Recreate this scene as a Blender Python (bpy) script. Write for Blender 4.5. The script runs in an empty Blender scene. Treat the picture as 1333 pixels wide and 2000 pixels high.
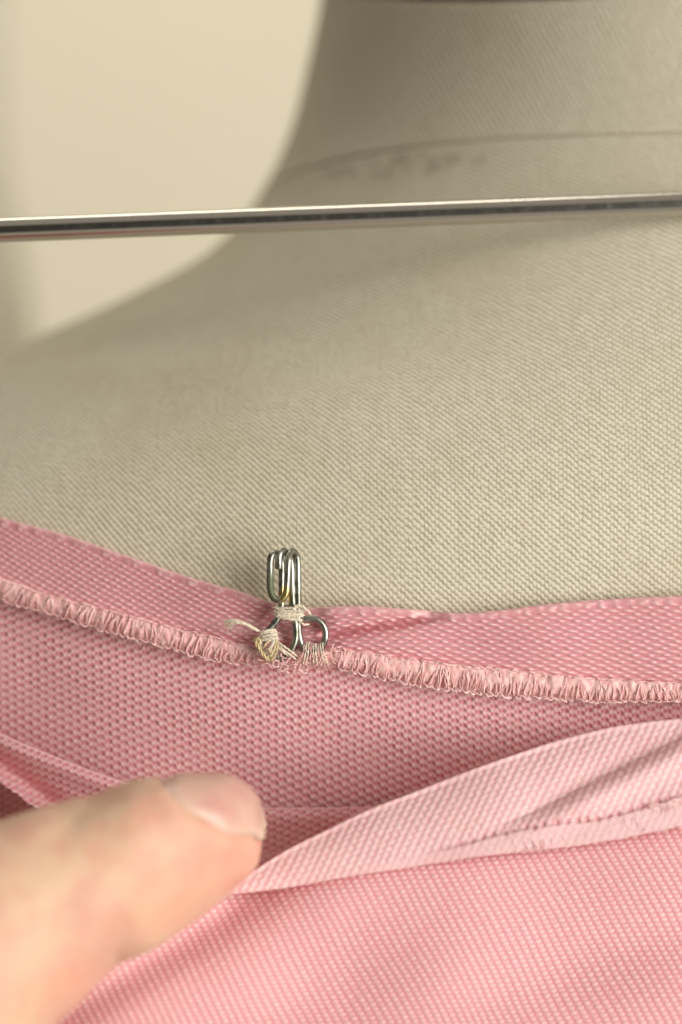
import bpy, bmesh, math, random
import numpy as np
from mathutils import Vector, Matrix

random.seed(7); np.random.seed(7)
scene = bpy.context.scene
COL = scene.collection
MM = 0.001
D = 300.0            # camera to the hook, mm
K0 = 0.05            # mm per photo pixel at the hook

# ------------------------------------------------------------------ camera
cam_data = bpy.data.cameras.new("camera")
cam = bpy.data.objects.new("camera", cam_data); COL.objects.link(cam)
cam.location = (0, -D * MM, 0); cam.rotation_euler = (math.radians(90), 0, 0)
cam_data.sensor_fit = 'VERTICAL'; cam_data.sensor_height = 36; cam_data.lens = 108
cam_data.clip_start = 0.01; cam_data.clip_end = 20
cam_data.dof.use_dof = True; cam_data.dof.focus_distance = 0.3000; cam_data.dof.aperture_fstop = 10.5
cam_data.dof.aperture_blades = 0
scene.camera = cam

# ------------------------------------------------------------------ world and lamps
w = bpy.data.worlds.new("World"); scene.world = w; w.use_nodes = True
w.node_tree.nodes["Background"].inputs[0].default_value = (1.0, 0.90, 0.72, 1)
w.node_tree.nodes["Background"].inputs[1].default_value = 0.035

def area(name, loc, target, sx, sy, power, col):
    d = bpy.data.lights.new(name, 'AREA'); d.shape = 'RECTANGLE'; d.size = sx; d.size_y = sy
    d.energy = power; d.color = col
    o = bpy.data.objects.new(name, d); COL.objects.link(o); o.location = loc
    o.rotation_euler = (Vector(target) - Vector(loc)).to_track_quat('-Z', 'Y').to_euler()
    return o
area("window_light", (0.68, -0.60, 0.03), (0, 0, -0.02), 0.7, 0.8, 14.0, (1.0, 0.955, 0.88))
area("ceiling_light", (0.0, -0.55, 1.15), (0, 0.05, 0), 1.9, 1.5, 3.2, (1.0, 0.91, 0.76))
area("room_fill", (-0.95, -0.75, 0.15), (0, 0, 0), 0.9, 1.0, 0.8, (1.0, 0.88, 0.70))
area("floor_bounce", (-0.05, -0.55, -0.95), (0, 0.0, 0), 1.7, 1.1, 2.4, (1.0, 0.90, 0.76))
area("added_wall_fill", (-0.15, 0.28, 0.75), (-0.05, 0.75, 0.05), 0.5, 0.3, 2.9, (1.0, 0.93, 0.80))  # unseen lamp added behind the form only to brighten the wall

scene.view_settings.view_transform = 'Standard'; scene.view_settings.look = 'None'
scene.view_settings.exposure = 0.0; scene.view_settings.gamma = 1.0
scene.view_settings.use_curve_mapping = False
scene.cycles.use_denoising = True
scene.cycles.max_bounces = 8; scene.cycles.diffuse_bounces = 5

# ------------------------------------------------------------------ helpers
def P(px, py, Y):
    """photo pixel + depth in mm -> metres"""
    k = (D + Y) / D * K0
    return np.stack([(px - 666.5) * k, Y + 0 * px, (1000 - py) * k], -1) * MM

def pchip(xs, ys):
    xs = np.asarray(xs, float); ys = np.asarray(ys, float)
    h = np.diff(xs); d = np.diff(ys) / h
    m = np.zeros_like(ys)
    for i in range(1, len(xs) - 1):
        if d[i-1] * d[i] > 0:
            w1 = 2*h[i] + h[i-1]; w2 = h[i] + 2*h[i-1]
            m[i] = (w1 + w2) / (w1 / d[i-1] + w2 / d[i])
    m[0] = d[0]; m[-1] = d[-1]
    def f(x):
        x = np.asarray(x, float)
        i = np.clip(np.searchsorted(xs, x) - 1, 0, len(xs) - 2)
        t = (x - xs[i]) / h[i]
        lo = x < xs[0]; hi = x > xs[-1]
        t2, t3 = t*t, t*t*t
        r = (2*t3-3*t2+1)*ys[i] + (t3-2*t2+t)*h[i]*m[i] + (-2*t3+3*t2)*ys[i+1] + (t3-t2)*h[i]*m[i+1]
        r = np.where(lo, ys[0] + (x-xs[0])*m[0], r)
        return np.where(hi, ys[-1] + (x-xs[-1])*m[-1], r)
    return f
def curve(*pts):
    return pchip([p[0] for p in pts], [p[1] for p in pts])
def sst(a, b, x):
    t = np.clip((x - a) / (b - a), 0, 1); return t*t*(3-2*t)
def gauss(r2, s): return np.exp(-r2 / (2*s*s))

_perm = np.random.RandomState(3).rand(256, 256)
def vnoise(x, y):
    xi = np.floor(x).astype(int); yi = np.floor(y).astype(int)
    fx = x - xi; fy = y - yi; fx = fx*fx*(3-2*fx); fy = fy*fy*(3-2*fy)
    g = lambda a, b: _perm[a & 255, b & 255]
    return (g(xi,yi)*(1-fx)*(1-fy) + g(xi+1,yi)*fx*(1-fy) + g(xi,yi+1)*(1-fx)*fy + g(xi+1,yi+1)*fx*fy) * 2 - 1
def fbm(x, y): return vnoise(x, y) + .5*vnoise(2*x+17, 2*y+5) + .25*vnoise(4*x+3, 4*y+31)

def put(name, mesh, mat, parent=None):
    o = bpy.data.objects.new(name, mesh); COL.objects.link(o)
    if mat is not None:
        mesh.materials.clear(); mesh.materials.append(mat)
    if parent is not None: o.parent = parent
    return o
def tag(o, label=None, cat=None, group=None, kind=None):
    if label: o["label"] = label
    if cat: o["category"] = cat
    if group: o["group"] = group
    if kind: o["kind"] = kind
    return o
def empty(name, loc=(0, 0, 0)):
    o = bpy.data.objects.new(name, None); COL.objects.link(o); o.location = loc; o.empty_display_size = 0.005
    return o
def grid_mesh(name, V, closed_u=False, att=None, uv=None):
    """V: (n, m, 3)"""
    n, m = V.shape[:2]
    idx = np.arange(n*m).reshape(n, m)
    if closed_u:
        a = idx[:-1, :]; b = idx[1:, :]
        q = np.stack([a, np.roll(a, -1, 1), np.roll(b, -1, 1), b], -1).reshape(-1, 4)
    else:
        q = np.stack([idx[:-1, :-1], idx[:-1, 1:], idx[1:, 1:], idx[1:, :-1]], -1).reshape(-1, 4)
    me = bpy.data.meshes.new(name)
    me.vertices.add(n*m); me.vertices.foreach_set("co", V.reshape(-1).astype(np.float32))
    me.loops.add(q.size); me.loops.foreach_set("vertex_index", q.reshape(-1).astype(np.int32))
    me.polygons.add(len(q)); me.polygons.foreach_set("loop_start", np.arange(0, q.size, 4, dtype=np.int32))
    me.polygons.foreach_set("use_smooth", np.ones(len(q), bool))
    me.update(calc_edges=True)
    if att is not None:
        at = me.attributes.new("knit", 'FLOAT', 'POINT'); at.data.foreach_set("value", att.reshape(-1).astype(np.float32))
    if uv is not None:
        ul = me.uv_layers.new(name="UVMap")
        ul.data.foreach_set("uv", uv.reshape(-1, 2)[q.reshape(-1)].reshape(-1).astype(np.float32))
    return me
def tube_data(pts, r, sides=8, cap=True):
    """pts (n,3); r scalar or (n,) -> verts, faces"""
    pts = np.asarray(pts, float); n = len(pts); r = np.broadcast_to(np.asarray(r, float), (n,))
    T = np.gradient(pts, axis=0); T /= np.linalg.norm(T, axis=1)[:, None] + 1e-12
    up = np.array([0, 1.0, 0.13]); N = np.cross(T[0], up)
    if np.linalg.norm(N) < 1e-3: N = np.cross(T[0], np.array([1.0, 0, 0]))
    N /= np.linalg.norm(N); V = []
    for i in range(n):
        N = N - T[i]*np.dot(N, T[i]); N /= np.linalg.norm(N) + 1e-12
        B = np.cross(T[i], N)
        for k in range(sides):
            a = 2*math.pi*k/sides
            V.append(pts[i] + r[i]*(math.cos(a)*N + math.sin(a)*B))
    F = [(i*sides+k, i*sides+(k+1)%sides, (i+1)*sides+(k+1)%sides, (i+1)*sides+k) for i in range(n-1) for k in range(sides)]
    if cap:
        F.append(tuple(range(sides-1, -1, -1))); F.append(tuple((n-1)*sides+k for k in range(sides)))
    return V, F
def spline(pts, per=8):
    pts = np.asarray(pts, float); n = len(pts); out = []
    for i in range(n-1):
        p0 = pts[max(i-1, 0)]; p1 = pts[i]; p2 = pts[i+1]; p3 = pts[min(i+2, n-1)]
        for t in np.linspace(0, 1, per, endpoint=False):
            out.append(.5*((2*p1) + (-p0+p2)*t + (2*p0-5*p1+4*p2-p3)*t*t + (-p0+3*p1-3*p2+p3)*t**3))
    out.append(pts[-1]); return np.array(out)
def tubes_mesh(name, parts):
    V, F = [], []
    for v, f in parts:
        o = len(V); V.extend(v); F.extend(tuple(i+o for i in q) for q in f)
    me = bpy.data.meshes.new(name); me.from_pydata([tuple(v) for v in V], [], F); me.update()
    me.polygons.foreach_set("use_smooth", np.ones(len(me.polygons), bool))
    return me

# ------------------------------------------------------------------ materials
class NT:
    def __init__(s, name):
        s.m = bpy.data.materials.new(name); s.m.use_nodes = True
        s.t = s.m.node_tree; s.b = s.t.nodes["Principled BSDF"]; s.out = s.t.nodes["Material Output"]
    def n(s, kind, **kw):
        x = s.t.nodes.new(kind)
        for k, v in kw.items(): setattr(x, k, v)
        return x
    def link(s, a, b): s.t.links.new(a, b)
    def math(s, op, a, b=None, c=None, clamp=False):
        x = s.n("ShaderNodeMath", operation=op); x.use_clamp = clamp
        for i, v in enumerate((a, b, c)):
            if v is None: continue
            if isinstance(v, (int, float)): x.inputs[i].default_value = v
            else: s.link(v, x.inputs[i])
        return x.outputs[0]
    def mix(s, f, a, b):
        x = s.n("ShaderNodeMix", data_type='RGBA')
        for i, v in ((0, f), (6, a), (7, b)):
            if isinstance(v, (int, float)): x.inputs[i].default_value = v
            elif isinstance(v, tuple): x.inputs[i].default_value = (*v, 1)
            else: s.link(v, x.inputs[i])
        return x.outputs[2]
    def noise(s, vec, scale, detail=2.0, rough=.5):
        x = s.n("ShaderNodeTexNoise"); x.inputs["Scale"].default_value = scale
        x.inputs["Detail"].default_value = detail; x.inputs["Roughness"].default_value = rough
        if vec is not None: s.link(vec, x.inputs["Vector"])
        return x.outputs[0]
    def ramp(s, v, a, b):
        x = s.n("ShaderNodeMapRange"); x.interpolation_type = 'SMOOTHSTEP'
        x.inputs[1].default_value = a; x.inputs[2].default_value = b; s.link(v, x.inputs[0]); return x.outputs[0]
    def bump(s, h, dist, strength=1.0):
        x = s.n("ShaderNodeBump"); x.inputs["Distance"].default_value = dist; x.inputs["Strength"].default_value = strength
        s.link(h, x.inputs["Height"]); s.link(x.outputs[0], s.b.inputs["Normal"])
    def set(s, **kw):
        for k, v in kw.items():
            i = s.b.inputs[k.replace("_", " ")]
            if isinstance(v, (int, float)): i.default_value = v
            elif isinstance(v, tuple): i.default_value = (*v, 1) if len(v) == 3 and i.type == 'RGBA' else v
            else: s.link(v, i)

def mat_twill(name, rot):
    t = NT(name)
    uv = t.n("ShaderNodeUVMap"); obj = t.n("ShaderNodeTexCoord").outputs["Object"]
    mp = t.n("ShaderNodeMapping"); mp.inputs["Rotation"].default_value = (0, 0, math.radians(rot)); t.link(uv.outputs[0], mp.inputs[0])
    wob = t.n("ShaderNodeTexNoise"); wob.inputs["Scale"].default_value = 0.35; wob.inputs["Detail"].default_value = 2; t.link(mp.outputs[0], wob.inputs[0])
    sub = t.n("ShaderNodeVectorMath", operation='MULTIPLY_ADD')
    t.link(wob.outputs["Color"], sub.inputs[0]); sub.inputs[1].default_value = (.5, .5, 0); t.link(mp.outputs[0], sub.inputs[2])
    sp = t.n("ShaderNodeSeparateXYZ"); t.link(sub.outputs[0], sp.inputs[0])
    u = t.math('DIVIDE', sp.outputs[0], 0.38); v = t.math('DIVIDE', sp.outputs[1], 0.68)
    col = t.math('FLOOR', u); fu = t.math('FRACT', u)
    wn = t.n("ShaderNodeTexWhiteNoise", noise_dimensions='1D'); t.link(col, wn.inputs["W"])
    ph = t.math('ADD', v, t.math('MULTIPLY', col, 0.3333)); ph = t.math('ADD', ph, t.math('MULTIPLY', wn.outputs[0], 0.22))
    row = t.math('FLOOR', ph); ft = t.math('FRACT', ph)
    warp = t.math('SINE', t.math('MULTIPLY', t.math('DIVIDE', ft, 0.80, clamp=True), math.pi))      # float, 0 in the weft gap
    warp = t.math('POWER', t.math('MAXIMUM', warp, 0.0), 0.40)
    prof = t.math('SQRT', t.math('MAXIMUM', t.math('MULTIPLY', t.math('MULTIPLY', fu, t.math('SUBTRACT', 1.0, fu)), 4.0), 0.02))
    h = t.math('MULTIPLY', warp, t.math('MULTIPLY_ADD', prof, .55, .45))
    dg_ = t.math('ADD', t.math('ADD', v, t.math('MULTIPLY', u, 0.3333)), -.55)
    rid = t.math('MULTIPLY_ADD', t.math('COSINE', t.math('MULTIPLY', dg_, 2*math.pi)), .5, .5)
    h = t.math('ADD', t.math('MULTIPLY', h, .66), t.math('MULTIPLY', rid, .34))
    wn2 = t.n("ShaderNodeTexWhiteNoise", noise_dimensions='2D')
    cb = t.n("ShaderNodeCombineXYZ"); t.link(col, cb.inputs[0]); t.link(row, cb.inputs[1]); t.link(cb.outputs[0], wn2.inputs["Vector"])
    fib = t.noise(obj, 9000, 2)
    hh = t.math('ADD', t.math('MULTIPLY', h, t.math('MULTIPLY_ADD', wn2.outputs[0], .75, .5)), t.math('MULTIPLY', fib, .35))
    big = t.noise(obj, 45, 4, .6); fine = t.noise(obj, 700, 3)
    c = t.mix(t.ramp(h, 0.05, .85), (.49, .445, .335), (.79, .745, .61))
    c = t.mix(t.math('MULTIPLY', wn2.outputs[0], .30), c, (.55, .50, .37))
    c = t.mix(t.math('MULTIPLY', t.ramp(big, .45, .75), .28), c, (.46, .38, .22))
    c = t.mix(t.math('MULTIPLY', t.ramp(fine, .60, .78), .16), c, (.46, .31, .19))
    sl = t.n("ShaderNodeMapping"); sl.inputs["Scale"].default_value = (2.6, .10, 1); t.link(mp.outputs[0], sl.inputs[0])
    slub = t.noise(sl.outputs[0], 1.0, 3, .6)
    c = t.mix(t.math('MULTIPLY', t.ramp(slub, .56, .74), .30), c, (.76, .71, .56))
    c = t.mix(t.math('MULTIPLY', t.ramp(slub, .44, .28), .22), c, (.44, .38, .25))
    # a grey handling smudge below the neck seam
    so = t.n("ShaderNodeSeparateXYZ"); t.link(obj, so.inputs[0])
    dx = t.math('DIVIDE', t.math('SUBTRACT', so.outputs[0], 0.0065 - .0514), 0.010); dz = t.math('DIVIDE', t.math('SUBTRACT', so.outputs[2], 0.0375 + .16), 0.0016)
    sm = t.math('SUBTRACT', 1.0, t.math('ADD', t.math('MULTIPLY', dx, dx), t.math('MULTIPLY', dz, dz)))
    sm = t.math('MULTIPLY', t.ramp(sm, -.3, .8), t.ramp(t.noise(obj, 500, 3), .42, .62))
    c = t.mix(t.math('MULTIPLY', sm, .38), c, (.19, .17, .12))
    t.set(Base_Color=c, Roughness=.88, Specular_IOR_Level=.15, Sheen_Weight=.12, Sheen_Roughness=.5)
    t.bump(hh, 0.00010, .9)
    return t.m

def mat_knit(name, hi, lo, spec=.25, rough=.55, sheen=.2):
    t = NT(name)
    a = t.n("ShaderNodeAttribute", attribute_name="knit")
    obj = t.n("ShaderNodeTexCoord").outputs["Object"]
    f1 = t.noise(obj, 6500, 3, .6); big = t.noise(obj, 120, 3, .6)
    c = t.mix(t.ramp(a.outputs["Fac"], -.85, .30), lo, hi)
    c = t.mix(t.math('MULTIPLY', t.ramp(a.outputs["Fac"], .35, .95), .6), c, (.95, .74, .72))  # pale highlight painted onto the raised tops of the knit
    c = t.mix(t.math('MULTIPLY', t.ramp(f1, .35, .75), .18), c, tuple(min(1, x*1.12+.04) for x in hi))
    c = t.mix(t.math('MULTIPLY', t.ramp(big, .40, .70), .08), c, (.86, .52, .44))
    t.set(Base_Color=c, Roughness=rough, Specular_IOR_Level=spec, Sheen_Weight=sheen, Sheen_Roughness=.4,
          Subsurface_Weight=.12, Subsurface_Radius=(.6, .25, .2), Subsurface_Scale=.0006)
    t.bump(f1, 0.00004, .6)
    tr = t.n("ShaderNodeBsdfTranslucent"); tr.inputs[0].default_value = (.88, .22, .20, 1)
    mx = t.n("ShaderNodeMixShader"); mx.inputs[0].default_value = .14
    t.link(t.b.outputs[0], mx.inputs[1]); t.link(tr.outputs[0], mx.inputs[2]); t.link(mx.outputs[0], t.out.inputs[0])
    return t.m

def mat_thread(name, a, b, rough=.6, spec=.3, sc=2600):
    t = NT(name); obj = t.n("ShaderNodeTexCoord").outputs["Object"]
    f = t.noise(obj, sc, 3, .6); g = t.noise(obj, 380, 2)
    c = t.mix(t.ramp(f, .3, .7), a, b); c = t.mix(t.math('MULTIPLY', g, .25), c, a)
    t.set(Base_Color=c, Roughness=rough, Specular_IOR_Level=spec, Sheen_Weight=.2, Subsurface_Weight=.15,
          Subsurface_Radius=(.6, .35, .25), Subsurface_Scale=.0005)
    t.bump(f, 0.00005, .8)
    return t.m

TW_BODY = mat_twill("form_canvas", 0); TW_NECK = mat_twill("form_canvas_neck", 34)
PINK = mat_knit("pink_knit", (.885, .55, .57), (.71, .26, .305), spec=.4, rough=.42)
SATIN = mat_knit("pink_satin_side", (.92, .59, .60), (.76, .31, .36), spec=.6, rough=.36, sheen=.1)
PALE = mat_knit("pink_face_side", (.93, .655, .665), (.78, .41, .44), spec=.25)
STITCH = mat_thread("pink_overlock_thread", (.87, .50, .50), (.94, .68, .66))
CUSH = mat_thread("pink_seam_fuzz", (.84, .43, .44), (.93, .67, .64), sc=2200)
CREAM = mat_thread("cream_sewing_thread", (.74, .63, .47), (.93, .86, .73), sc=3200)
CREAMY = mat_thread("yellowed_sewing_thread", (.60, .47, .24), (.80, .69, .43), sc=3200)

def mat_metal(name, base, rough, tarnish, scale, edge):
    t = NT(name); obj = t.n("ShaderNodeTexCoord").outputs["Object"]
    n1 = t.noise(obj, scale, 4, .6); n2 = t.noise(obj, scale*6, 3, .6)
    c = t.mix(t.ramp(n1, edge, edge+.2), base, tarnish)
    t.set(Base_Color=c, Metallic=1.0, Roughness=t.math('MULTIPLY_ADD', t.ramp(n2, .35, .8), .06, rough))
    t.bump(n1, 0.00001, .1)
    return t.m
def mat_hook():
    t = NT("hook_wire_metal"); obj = t.n("ShaderNodeTexCoord").outputs["Object"]
    so = t.n("ShaderNodeSeparateXYZ"); t.link(obj, so.inputs[0])
    n1 = t.noise(obj, 900, 4, .6); n2 = t.noise(obj, 4200, 3, .6)
    c = t.mix(t.ramp(n1, .42, .66), (.42, .42, .375), (.20, .20, .165))
    # brass showing and verdigris low on the bill: wear with a place of its own
    px0 = P(np.array(0.), np.array(0.), np.array(-6.))
    def spot(px, py, rx, ry):
        p = P(np.array(float(px)), np.array(float(py)), np.array(-2.))
        dx = t.math('DIVIDE', t.math('SUBTRACT', so.outputs[0], float(p[0])), rx*5e-5); dz = t.math('DIVIDE', t.math('SUBTRACT', so.outputs[2], float(p[2]) + .03), ry*5e-5)
        r = t.math('SQRT', t.math('ADD', t.math('MULTIPLY', dx, dx), t.math('MULTIPLY', dz, dz)))
        r = t.math('ADD', r, t.math('MULTIPLY', t.math('SUBTRACT', n1, .5), .8))
        return t.math('SUBTRACT', 1.0, t.ramp(r, .5, 1.1))
    brass = spot(557, 1164, 15, 22); verd = spot(531, 1152, 13, 38)
    c = t.mix(t.math('MULTIPLY', brass, .95), c, (.52, .42, .17))
    c = t.mix(t.math('MULTIPLY', verd, .9), c, (.10, .12, .06))
    t.set(Base_Color=c, Metallic=t.math('MULTIPLY_ADD', verd, -.6, 1.0), Roughness=t.math('ADD', t.math('MULTIPLY_ADD', t.ramp(n2, .35, .8), .2, .29), t.math('MULTIPLY', verd, .25)))
    t.bump(n2, 0.00001, .4)
    return t.m
HOOKM = mat_hook()
RODM = mat_metal("plated_steel", (.55, .525, .48), .19, (.56, .53, .48), 260, .45)

def mat_skin():
    t = NT("skin"); obj = t.n("ShaderNodeTexCoord").outputs["Object"]
    n1 = t.noise(obj, 110, 3, .6); n2 = t.noise(obj, 320, 3, .6); n3 = t.noise(obj, 1900, 3, .6)
    vo = t.n("ShaderNodeTexVoronoi"); vo.inputs["Scale"].default_value = 1700; t.link(obj, vo.inputs["Vector"])
    c = t.mix(t.ramp(n1, .38, .66), (.70, .475, .325), (.68, .40, .30))
    c = t.mix(t.math('MULTIPLY', t.ramp(n2, .44, .66), .55), c, (.66, .32, .24))
    at = t.n("ShaderNodeAttribute", attribute_name="flush")
    c = t.mix(t.math('MULTIPLY', at.outputs["Fac"], .5), c, (.76, .33, .25))
    t.set(Base_Color=c, Roughness=.52, Specular_IOR_Level=.35, Subsurface_Weight=.35, Subsurface_Radius=(1.0, .4, .22), Subsurface_Scale=.0022)
    h = t.math('ADD', t.math('MULTIPLY', vo.outputs["Distance"], .5), n3)
    t.bump(h, 0.00013, .7)
    return t.m
SKIN = mat_skin()
def mat_nail():
    t = NT("nail"); uv = t.n("ShaderNodeUVMap"); so = t.n("ShaderNodeSeparateXYZ"); t.link(uv.outputs[0], so.inputs[0])
    obj = t.n("ShaderNodeTexCoord").outputs["Object"]; n = t.noise(obj, 240, 2)
    c = t.mix(t.ramp(n, .4, .7), (.64, .40, .32), (.62, .33, .28))
    e = t.math('SUBTRACT', 1.0, t.ramp(t.math('ADD', so.outputs[0], t.math('MULTIPLY', n, .06)), .10, .22))   # pale free edge
    c = t.mix(t.math('MULTIPLY', e, .75), c, (.72, .60, .44))
    s = t.math('SUBTRACT', 1.0, t.ramp(so.outputs[1], .0, .09))
    c = t.mix(t.math('MULTIPLY', s, .40), c, (.80, .64, .50))
    t.set(Base_Color=c, Roughness=.33, Specular_IOR_Level=.5, Subsurface_Weight=.3, Subsurface_Radius=(1, .5, .4), Subsurface_Scale=.001)
    return t.m
NAIL = mat_nail()
def mat_plain(name, a, b, scale, rough=.85):
    t = NT(name); obj = t.n("ShaderNodeTexCoord").outputs["Object"]
    n = t.noise(obj, scale, 4, .6); t.set(Base_Color=t.mix(t.ramp(n, .35, .7), a, b), Roughness=rough, Specular_IOR_Level=.2)
    t.bump(n, 0.0005, .2); return t.m
WALLM = mat_plain("painted_wall", (.82, .765, .625), (.80, .745, .605), 6)
CURTM = mat_plain("curtain_cloth", (.92, .85, .69), (.90, .84, .68), 14)
def mat_wood():
    t = NT("dark_wood"); obj = t.n("ShaderNodeTexCoord").outputs["Object"]
    mp = t.n("ShaderNodeMapping"); mp.inputs["Scale"].default_value = (1, 1, 7); t.link(obj, mp.inputs[0])
    n = t.noise(mp.outputs[0], 90, 4, .6)
    t.set(Base_Color=t.mix(t.ramp(n, .3, .7), (.13, .07, .04), (.20, .11, .06)), Roughness=.4); t.bump(n, .0003, .3); return t.m
WOOD = mat_wood()

# ------------------------------------------------------------------ background
wall = grid_mesh("wall", np.array([[[x, 0.75, z] for x in np.linspace(-1.6, 1.6, 9)] for z in np.linspace(-1.2, 1.2, 7)]))
wb = bmesh.new(); wb.from_mesh(wall); bmesh.ops.recalc_face_normals(wb, faces=wb.faces)
wb.to_mesh(wall); wb.free()
o = put("wall", wall, WALLM); tag(o, "plain cream painted wall far behind the dress form", kind="structure")
md = o.modifiers.new("thickness", 'SOLIDIFY'); md.thickness = 0.05; md.offset = 1

# ------------------------------------------------------------------ dress form
CX, YC = 51.4, 70.0
_a = curve((-160, 172), (-120, 182), (-80, 186), (-45, 182), (-20, 171), (-10, 163), (0, 150), (5, 139), (10, 123), (14, 108), (18.2, 92.5), (21, 86.3), (24, 80.2), (27.7, 74), (32, 67.8), (37, 62.9), (38.8, 61.7), (43.2, 59.2), (49.3, 56.9), (55.5, 55.4), (61.7, 54.1), (75, 52.5))
_yf = curve((-160, 12), (-100, 10), (-60, 8), (-40, 6), (-30, 4), (-20, 1.4), (-10, -.2), (0, .3), (10, 2.8), (20, 6.3), (30, 11.2), (36, 15), (40, 17.2), (46, 19), (55, 20), (75, 20.5))
def formY(x, z):
    return YC - (YC - _yf(z)) * np.sqrt(np.maximum(1 - ((x - CX)/_a(z))**2, .004))
def form_at(px, py):
    px = np.asarray(px, float); py = np.asarray(py, float); Y = np.full(np.broadcast(px, py).shape, 4.0)
    for _ in range(14):
        k = (D + Y)/D*K0; Y = .5*Y + .5*formY((px-666.5)*k, (1000-py)*k)
    return Y
form = empty("dress_form", (CX*MM, YC*MM, -0.16))
tag(form, "cream canvas covered dress form with seamed neck behind the pink garment", "dress form")
SEAM_Z = 39.6
def neck_cut(x, y): return 52.7 + .12*(x - 18) + .30*(y - 23)
def form_part(name, zs, mat, seam_side):
    th = np.concatenate([np.linspace(math.pi, 2*math.pi, 260, endpoint=False), np.linspace(0, math.pi, 50, endpoint=False)])
    V = np.zeros((len(zs), len(th), 3)); UV = np.zeros((len(zs), len(th), 2))
    for i, z in enumerate(zs):
        a, b = _a(z), YC - _yf(z)
        ds = (z - SEAM_Z)*seam_side
        inset = 0.42*math.exp(-max(ds, 0)/.11) - .04*math.exp(-((ds-.7)/.5)**2)
        V[i, :, 0] = CX + (a-inset)*np.cos(th); V[i, :, 1] = YC + (b-inset)*np.sin(th); V[i, :, 2] = z + .35*np.sin(th*2+1) - 2.0*np.maximum(-np.cos(th), 0)**5*sst(20, 34, z)
    if seam_side > 0: V[:, :, 2] = np.minimum(V[:, :, 2], neck_cut(V[:, :, 0], V[:, :, 1]))
    seg = np.linalg.norm(np.diff(V, axis=0), axis=2); UV[1:, :, 1] = np.cumsum(seg, axis=0)
    if zs[1] < zs[0]: UV[:, :, 1] *= -1
    UV[:, :, 0] = V[:, :, 0]*1.0
    # centre line of the shoulder keeps the cloth from sliding when it slopes
    V -= np.array([CX, YC, -160.0])
    me = grid_mesh(name, V*MM, closed_u=True, uv=UV)
    bm = bmesh.new(); bm.from_mesh(me); bm.faces.ensure_lookup_table()
    bmesh.ops.recalc_face_normals(bm, faces=bm.faces); bm.to_mesh(me); bm.free()
    return put(name, me, mat, form)
zb = np.concatenate([SEAM_Z - np.array([0, .05, .1, .16, .24, .36, .55, .8, 1.2, 2.0]), np.arange(37, -40, -.8), np.linspace(-41, -160, 40)])
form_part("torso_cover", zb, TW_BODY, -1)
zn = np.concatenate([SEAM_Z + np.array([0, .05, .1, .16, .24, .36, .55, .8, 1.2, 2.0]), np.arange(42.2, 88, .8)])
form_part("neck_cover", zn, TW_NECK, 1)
# turned wooden cap: the neck is cut on a slant and the cap sits on that cut
th = np.linspace(0, 2*math.pi, 128, endpoint=False)
rows = []
for sc, h in ((0.0, -.3), (.6, -.3), (.985, -.3), (1.0, .4), (1.012, 1.6), (1.0, 3.0), (.97, 3.8), (.98, 5), (.93, 10), (.72, 17), (.38, 21), (0.001, 22)):
    x = CX + 53.8*sc*np.cos(th); y = YC + 50.3*sc*np.sin(th)
    rows.append(np.stack([x - CX, y - YC, neck_cut(x, y) + h + 160], -1))
put("neck_cap", grid_mesh("neck_cap", np.array(rows)*MM, closed_u=True), WOOD, form)

# ------------------------------------------------------------------ metal rod
rod_a = P(np.array(-420.), np.array(465.5), np.array(7.))
rod_b = P(np.array(1900.), np.array(376.5), np.array(12.))
n = 60; pts = np.array([rod_a + (rod_b-rod_a)*t for t in np.linspace(0, 1, n)])
rod = put("metal_rod", tubes_mesh("metal_rod", [tube_data(pts, .00124, 40)]), RODM)
tag(rod, "thin shiny plated steel rod running across in front of the form's neck", "rod")

# ------------------------------------------------------------------ knit relief, in photo pixels of cloth
def fr(x): return x - np.round(x)
def rel_mesh(x, y):
    x = x + 2.0*vnoise(x/70, y/70); y = y + 2.0*vnoise(x/60+9, y/60+4)
    i = (x - .02*y)/15.4; j = (y + 6.0*i)/16.0
    def at(oi, oj):
        # nearest lattice image
        ii = i - oi; a = fr(ii); jj = (y + 6.0*0 + 6.0*np.round(ii)*1.0)/16.0 - oj
        ci = np.round(ii).astype(int); cj = np.round(jj).astype(int)
        return a*15.4, fr(jj)*16.0, .7 + .6*_perm[(ci*31 + 7) & 255, (cj*17 + ci*3) & 255]
    X, Y, q = at(0, 0); h = -1.25*q*gauss(X*X*1.0 + Y*Y*.9, 2.35)
    X, Y, q = at(.5, .12); h += 1.0*q*gauss(X*X + Y*Y*.9, 2.3)
    X, Y, q = at(.5, .60); h += -1.0*q*gauss(X*X + Y*Y, 2.0)
    X, Y, q = at(.0, .5); h += .45*gauss(X*X*.7 + Y*Y*1.8, 2.6)
    return h
def rel_satin(x, y, per, slope):
    yy = y - slope*x; r0 = yy/6.7 + .10*vnoise(x/40, y/40)
    h = np.zeros_like(x)
    r = np.floor(r0)
    for dr in (0, 1):
        rr = r + dr
        rnd = _perm[(rr.astype(int)*7) & 255, 11]
        par = np.mod(rr, 2)
        u = x/per + par*.5 - .075*rr + .05*rnd
        k = np.round(u); du = (u - k)*per
        dy = (r0 - rr)*6.7 - .16*du
        amp = .75 + .5*_perm[(k.astype(int)*13) & 255, (rr.astype(int)*5) & 255]
        L = np.where(par > .5, 5.4, 8.0)*per/26
        h = np.maximum(h, amp*np.exp(-(du/L)**2)*np.exp(-(dy/2.05)**2))
    return h*1.5 - .75
def rel_face(x, y):
    x = x + 2*vnoise(x/60, y/60)
    v = y/13.5 + .2*vnoise(x/30, y/30); tri = np.abs(fr(v))*2
    p = x/15.2 + y*.032 + .16*tri
    return .55*np.cos(2*math.pi*p) + .35*np.cos(2*math.pi*v + 2*math.pi*np.round(p)*.4) + .25*vnoise(x/7, y/7)
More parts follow.
